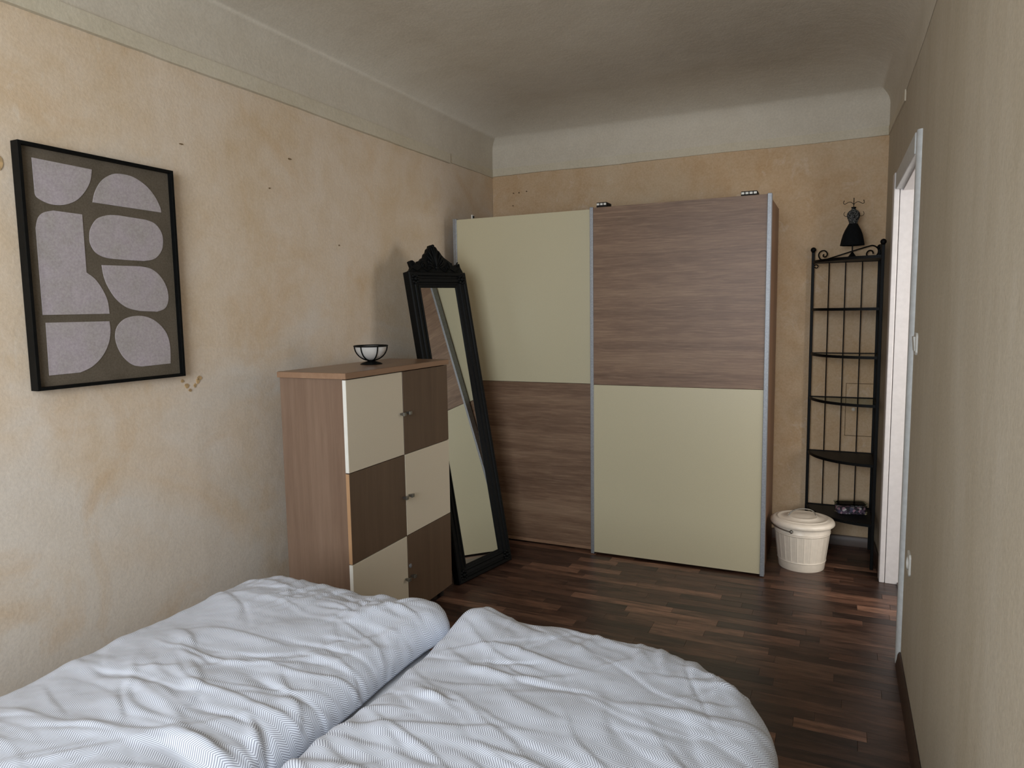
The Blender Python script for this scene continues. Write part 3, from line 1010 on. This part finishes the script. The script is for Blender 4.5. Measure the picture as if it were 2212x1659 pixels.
# jewellery mannequin on the top shelf
man = thing('jewellery_mannequin', 'black dress-form jewellery stand with lace bodice and skirt on the corner shelf', 'jewellery stand', (2.433, 4.655, 1.7765), 0.2)
MB().lathe([(.045, 0), (.045, .004), (.034, .009), (.022, .018), (.013, .031), (.006, .042), (.004, .045)], 28).build('base', 'black_metal', man, smooth=50)
MB().tube([(0, 0, .04), (0, 0, .21)], .0038, 8).build('pole', 'black_metal', man, smooth=60)
MB().lathe([(.024, .208), (.030, .196), (.043, .172), (.053, .145), (.060, .115), (.065, .082), (.060, .084), (.045, .15), (.022, .200)], 48,
           mod=lambda r, z, a: r * (1 + (.045 * sin(9 * a) * max(0, (.2 - z) / .12) if r > .03 else 0)), sy=.8).build('skirt', 'black_cloth', man, smooth=60)
MB().lathe([(.021, .200), (.0225, .212), (.026, .225), (.034, .245), (.036, .256), (.034, .268), (.026, .280), (.014, .288), (.011, .293), (.011, .300), (.013, .302), (.0002, .303)], 32, sy=.68).build('bodice', 'lace', man, smooth=60)
MB().lathe([(.0125, .297), (.0135, .301), (.0125, .304)], 20, sy=.8).tube([(0, 0, .30), (0, 0, .352)], .0022, 6).ball((0, 0, .353), .003, 8).build('neck_rod', 'black_metal', man, smooth=60)
for s_ in (-1, 1):
    pth = smooth_path([(0, 0, .318), (s_ * .012, 0, .330), (s_ * .026, 0, .333), (s_ * .040, 0, .326), (s_ * .050, 0, .322), (s_ * .056, 0, .328), (s_ * .053, 0, .340)], n=4)
    MB().tube(pth, .0017, 6).ball(pth[-1], .0028, 8).build('hook_arm', 'black_metal', man, smooth=60)
    pth = smooth_path([(s_ * .028, -.004, .252), (s_ * .042, -.008, .250), (s_ * .052, -.010, .256), (s_ * .054, -.010, .266), (s_ * .049, -.010, .276)], n=4)
    MB().tube(pth, .0014, 6).build('hook', 'black_metal', man, smooth=60)

# plastic box with floral contents on the lowest shelf
pb = thing('plastic_box', 'small clear plastic box with pink and purple floral contents on the lowest shelf', 'box', (2.470, 4.635, 0.2590), 0.25)
rr = [(-.085, -.035), (-.07, -.05), (.07, -.05), (.085, -.035), (.085, .035), (.07, .05), (-.07, .05), (-.085, .035)]
MB().prism([(a * .92, b * .9) for a, b in rr], lambda a, b, d: (a, b, d), .002, .044).build('floral_contents', 'floral', pb, bev=0.006)
MB().prism(rr, lambda a, b, d: (a, b, d), 0, .058).build('shell', 'glass', pb, bev=0.006, label='clear plastic shell')
MB().prism([(a * 1.04, b * 1.05) for a, b in rr], lambda a, b, d: (a, b, d), .058, .064).build('lid', 'glass', pb, bev=0.002, label='clear plastic lid')

# ------------------------------------------------------------------ bin
bn = thing('lidded_bin', 'white enamelled metal bin with ribbed sides and lid by the wardrobe', 'bin', (2.215, 4.325, 0))
R0, R1, H1 = 0.124, 0.156, 0.268


def rib(r, z, a):
    if 0.058 < z < 0.205:
        f_ = (a * 24 / (2 * pi)) % 1.0
        g_ = math.exp(-((f_ - .5) / .09) ** 2) + math.exp(-((f_ - .22) / .05) ** 2) * .6
        return r + .0022 * g_ - .001
    return r


rad = lambda z: R0 + (R1 - R0) * z / H1
zs = [0, .004, .045, .047, .050, .053, .056, .060, .064] + [.064 + .138 * i / 14 for i in range(1, 15)] + [.204, .208, .211, .214, .217, .220, .223, H1]
pf = []
for z in zs:
    r = rad(z)
    if z in (.050, .211, .220):
        r += .0028
    pf.append((r, z))
pf = [(.0002, .006), (R0 - .004, .006), (R0 - .001, 0)] + pf[1:] + [(rad(H1) - .003, H1), (R0 - .004, .010), (.0002, .010)]
MB().lathe(pf, 288, mod=rib).build('pail', 'bin_white', bn, smooth=50)
LP = [(.160, .262), (.172, .258), (.1745, .262), (.1735, .272), (.168, .281), (.158, .286), (.150, .287), (.140, .288), (.136, .2915), (.131, .2915), (.127, .289), (.110, .291), (.088, .294), (.083, .299), (.078, .300), (.073, .298), (.050, .301), (.03, .303), (.0002, .304)]
lid = MB().lathe([(.158, .266)] + LP, 72).build('lid', 'bin_white', bn, smooth=40)
ha = radians(22)
hx, hy = cos(ha), sin(ha)
pts = smooth_path([(-.082 * hx, -.082 * hy, .301), (-.075 * hx, -.075 * hy, .303), (-.066 * hx, -.066 * hy, .318), (-.042 * hx, -.042 * hy, .333), (0, 0, .338), (.042 * hx, .042 * hy, .333), (.066 * hx, .066 * hy, .318), (.075 * hx, .075 * hy, .303), (.082 * hx, .082 * hy, .301)], n=5)
MB().tube(pts, .0034, 8).build('lid_handle', 'steel', lid, smooth=60, label='arched steel lid handle')
# carrying bail folded down round the rim
pts = [(.1675 * cos(a), .1675 * sin(a), .238 + .010 * sin((a - pi * .60) * 1.2)) for a in [pi * .60 + i * (pi * .80) / 30 for i in range(31)]]
bail = MB().tube(pts, .0032, 8).build('bail_handle', 'steel', bn, smooth=60, label='folded wire carrying handle')
for p in (pts[0], pts[-1]):
    MB().ball((p[0] * .972, p[1] * .972, p[2]), .010, 12).build('ear', 'steel', bn, smooth=60)

# ------------------------------------------------------------------ bed
bed = thing('double_bed', 'low double bed with white sheet under two duvets', 'bed', (1.28, 0.72, 0))
bx0, bx1, by0, by1 = -.88, .88, -1.0, 1.06
MB().box(bx0 + .02, bx1 - .02, by0 + .02, by1 - .02, .22, .475).build('mattress', 'mattress', bed, bev=0.04)
MB().box(-.12, .14, by0 + .02, by1 - .03, .4725, .4775).build('fitted_sheet', 'sheet', bed, label='white fitted sheet showing between the duvets')
MB().box(bx0 + .01, bx0 + .035, by0, by1 - .03, .12, .26).build('side_rail', 'bed_wood', bed, bev=0.003)
MB().box(bx1 - .035, bx1 - .01, by0, by1 - .03, .12, .26).build('side_rail', 'bed_wood', bed, bev=0.003)
MB().box(bx0 + .01, bx1 - .01, by1 - .055, by1 - .03, .12, .26).build('foot_rail', 'bed_wood', bed, bev=0.003)
MB().box(bx0, bx1, by0 - .05, by0 - .01, .10, .82).build('headboard', 'bed_wood', bed, bev=0.006)
for x_ in (bx0 + .06, bx1 - .06):
    for y_ in (by0 + .06, by1 - .10):
        MB().box(x_ - .03, x_ + .03, y_ - .03, y_ + .03, 0, .13).build('leg', 'bed_wood', bed, bev=0.003)


def fold(p, ang, sx_, sy_, off):
    """noise stretched along a fold direction"""
    c, s = cos(ang), sin(ang)
    u, v = p[0] * c + p[1] * s, -p[0] * s + p[1] * c
    wx = .10 * noise.noise(Vector((p[0] * 2.3, p[1] * 2.3, off + 5)))
    wy = .10 * noise.noise(Vector((p[0] * 2.1, p[1] * 2.1, off + 9)))
    return noise.noise(Vector(((u + wx) * sx_, (v + wy) * sy_, off)))


def crease_field(XX, YY, n, ang, spread, seed, box, turn=0.0):
    """long thin ridges and tucks of slept-on cotton, as a height field"""
    rnd = random.Random(seed)
    H = np.zeros_like(XX)
    x0, x1, y0, y1 = box
    for _ in range(n):
        cx_, cy_ = rnd.uniform(x0, x1), rnd.uniform(y0, y1)
        a = ang + turn * (cx_ - x0) / (x1 - x0) + rnd.gauss(0, spread)
        L = rnd.uniform(.07, .30) * (1.3 if rnd.random() < .25 else 1)
        A = rnd.uniform(.0016, .0058) * (1 if rnd.random() < .68 else -.8)
        w = rnd.uniform(.008, .022)
        kv = rnd.gauss(0, .8)
        wob, ph = rnd.uniform(.002, .010), rnd.uniform(0, 6)
        dx, dy = XX - cx_, YY - cy_
        u = dx * cos(a) + dy * sin(a)
        v = -dx * sin(a) + dy * cos(a) - kv * u * u - wob * np.sin(u * 22 + ph)
        e = np.clip(1 - (u / L) ** 2, 0, 1) ** 1.5
        wl_, wr_ = w * rnd.uniform(.35, .7), w * rnd.uniform(1.0, 2.2)
        H += A * e * np.where(v > 0, np.exp(-(v / wl_) ** 2), np.exp(-(v / wr_) ** 2))
    return H


def duvet(label, x0, x1, y0, y1, rc, top, Rl, Rr, Rf, el, er, ef, zmin_l, zmin_r, zmin_f, ang, seed, crown, turn, ncr, lift=None, flare=None, step=.0055):
    """rounded-rectangle top; beyond its edge the cloth bends over and hangs"""
    nx = int((x1 + er - (x0 - el)) / step)
    ny = int((y1 + ef - y0) / step)
    gx = x0 - el + (x1 + er - x0 + el) * np.arange(nx + 1) / nx
    gy = y0 + (y1 + ef - y0) * np.arange(ny + 1) / ny
    XX, YY = np.meshgrid(gx, gy, indexing='ij')
    bx = (x0 - .05, x1 + .1, y0 + .45, y1 + .08)
    HC = crease_field(XX, YY, ncr, ang, .30, int(seed), bx, turn)
    HC += crease_field(XX, YY, ncr // 3, ang + .9, .5, int(seed) + 1, bx, turn) * .6
    # gathers that run in from the long sides and the foot
    HC += crease_field(XX, YY, 34, 0.1, .35, int(seed) + 2, (x1 - .10, x1 + .03, y0 + .5, y1))
    HC += crease_field(XX, YY, 22, 1.45, .4, int(seed) + 3, (x0, x1, y1 - .12, y1 + .05))
    HC = np.clip(HC, -.014, .020)
    mb = MB()
    uv, vs = [], []
    mid = (x0 + x1) / 2
    for i in range(nx + 1):
        for j in range(ny + 1):
            X, Y = float(gx[i]), float(gy[j])
            right = X > mid
            r = rc[1] if right else rc[0]
            qx = (X - (x1 - r)) if right else ((x0 + r) - X)
            qy = Y - (y1 - r)
            if qx > 0 and qy > 0:
                dl = sqrt(qx * qx + qy * qy)
                s = dl - r
                ox, oy = (qx / dl if right else -qx / dl), qy / dl
            elif qx > qy:
                s = qx - r
                ox, oy = (1 if right else -1), 0
            else:
                s = qy - r
                ox, oy = 0, 1
            wf = oy * oy
            R_ = (Rr if ox > 0 else Rl) * (1 - wf) + Rf * wf
            zmin = (zmin_r if ox > 0 else zmin_l) * (1 - wf) + zmin_f * wf
            ztop = top + crown * (1 - math.exp(-max(0.0, -s) / .16))
            if lift:
                ztop += lift(X, Y)
            if s <= 0:
                px_, py_, z, th = X, Y, ztop, 0.0
            else:
                bx_, by_ = X - ox * s, Y - oy * s
                th = min(s / R_, 1.45)
                ex = s - R_ * th
                out = R_ * sin(th) + ex * cos(th)
                z = ztop - R_ * (1 - cos(th)) - ex * sin(th)
                if z < zmin:
                    out += (zmin - z) * .25
                    z = zmin + .003 * noise.noise(Vector((X * 20, Y * 20, 3)))
                px_, py_ = bx_ + ox * out, by_ + oy * out
            if flare:
                px_ += flare(X, Y)
            P = (X, Y)
            big = fold(P, ang, 2.4, 3.4, seed)
            f1 = fold(P, ang + .3, 4.0, 7.5, seed + 1)
            f2 = fold(P, ang - .2, 9.0, 17.0, seed + 2)
            f3 = noise.noise(Vector((X * 38, Y * 38, seed + 3)))
            h = .011 * big + .0055 * f1 + .0030 * f2 + .0008 * f3 + float(HC[i, j])
            k_ = 1.0 if s < R_ else .8
            if s > 0 and z <= zmin + .006:
                k_ = .12
            vs.append((px_ + ox * sin(th) * h * k_, py_ + oy * sin(th) * h * k_, z + h * cos(th) * k_))
            uv.append((X, Y))
    for i in range(nx):
        for j in range(ny):
            a = i * (ny + 1) + j
            mb.f.append((a, a + ny + 1, a + ny + 2, a + 1))
    cx_, cy_ = mid, (y0 + y1) / 2
    zb = min(v[2] for v in vs)
    mb.v = [(v[0] - cx_, v[1] - cy_, v[2] - zb) for v in vs]
    mb.uv = uv
    o = mb.build('duvet', 'duvet', smooth=180, loc=(cx_, cy_, zb))
    so = o.modifiers.new('cloth', 'SOLIDIFY')
    so.thickness, so.offset = .004, -1
    return tag(o, label, 'duvet', 'herringbone duvets on the bed')


duvet('puffed white and grey herringbone duvet nearest the left wall', 0.56, 1.212, -.22, 1.785, (.10, .035), .578, .095, .075, .085,
      .22, .125, .20, .480, .481, .40, radians(-6), 3.0, .028, radians(-8), 95,
      lift=lambda X, Y: .020 * math.exp(-((X - 1.20) / .16) ** 2 - ((Y - 1.76) / .15) ** 2) + .012 * math.exp(-((X - .72) / .2) ** 2 - ((Y - 1.7) / .2) ** 2),
      flare=lambda X, Y: .038 * math.exp(-((Y - 1.84) / .13) ** 2) * min(1.0, max(0.0, (X - .95) / .25)))
duvet('flatter white and grey herringbone duvet hanging over the open side of the bed', 1.392, 2.205, -.22, 1.855, (.04, .32), .548, .055, .085, .075,
      .075, .42, .36, .481, .22, .22, radians(-12), 21.0, .016, radians(-28), 120,
      lift=lambda X, Y: .035 * math.exp(-((X - 1.39) / .10) ** 2 - ((Y - 1.84) / .12) ** 2) + .012 * math.exp(-((X - 1.72) / .22) ** 2 - ((Y - 1.80) / .15) ** 2))
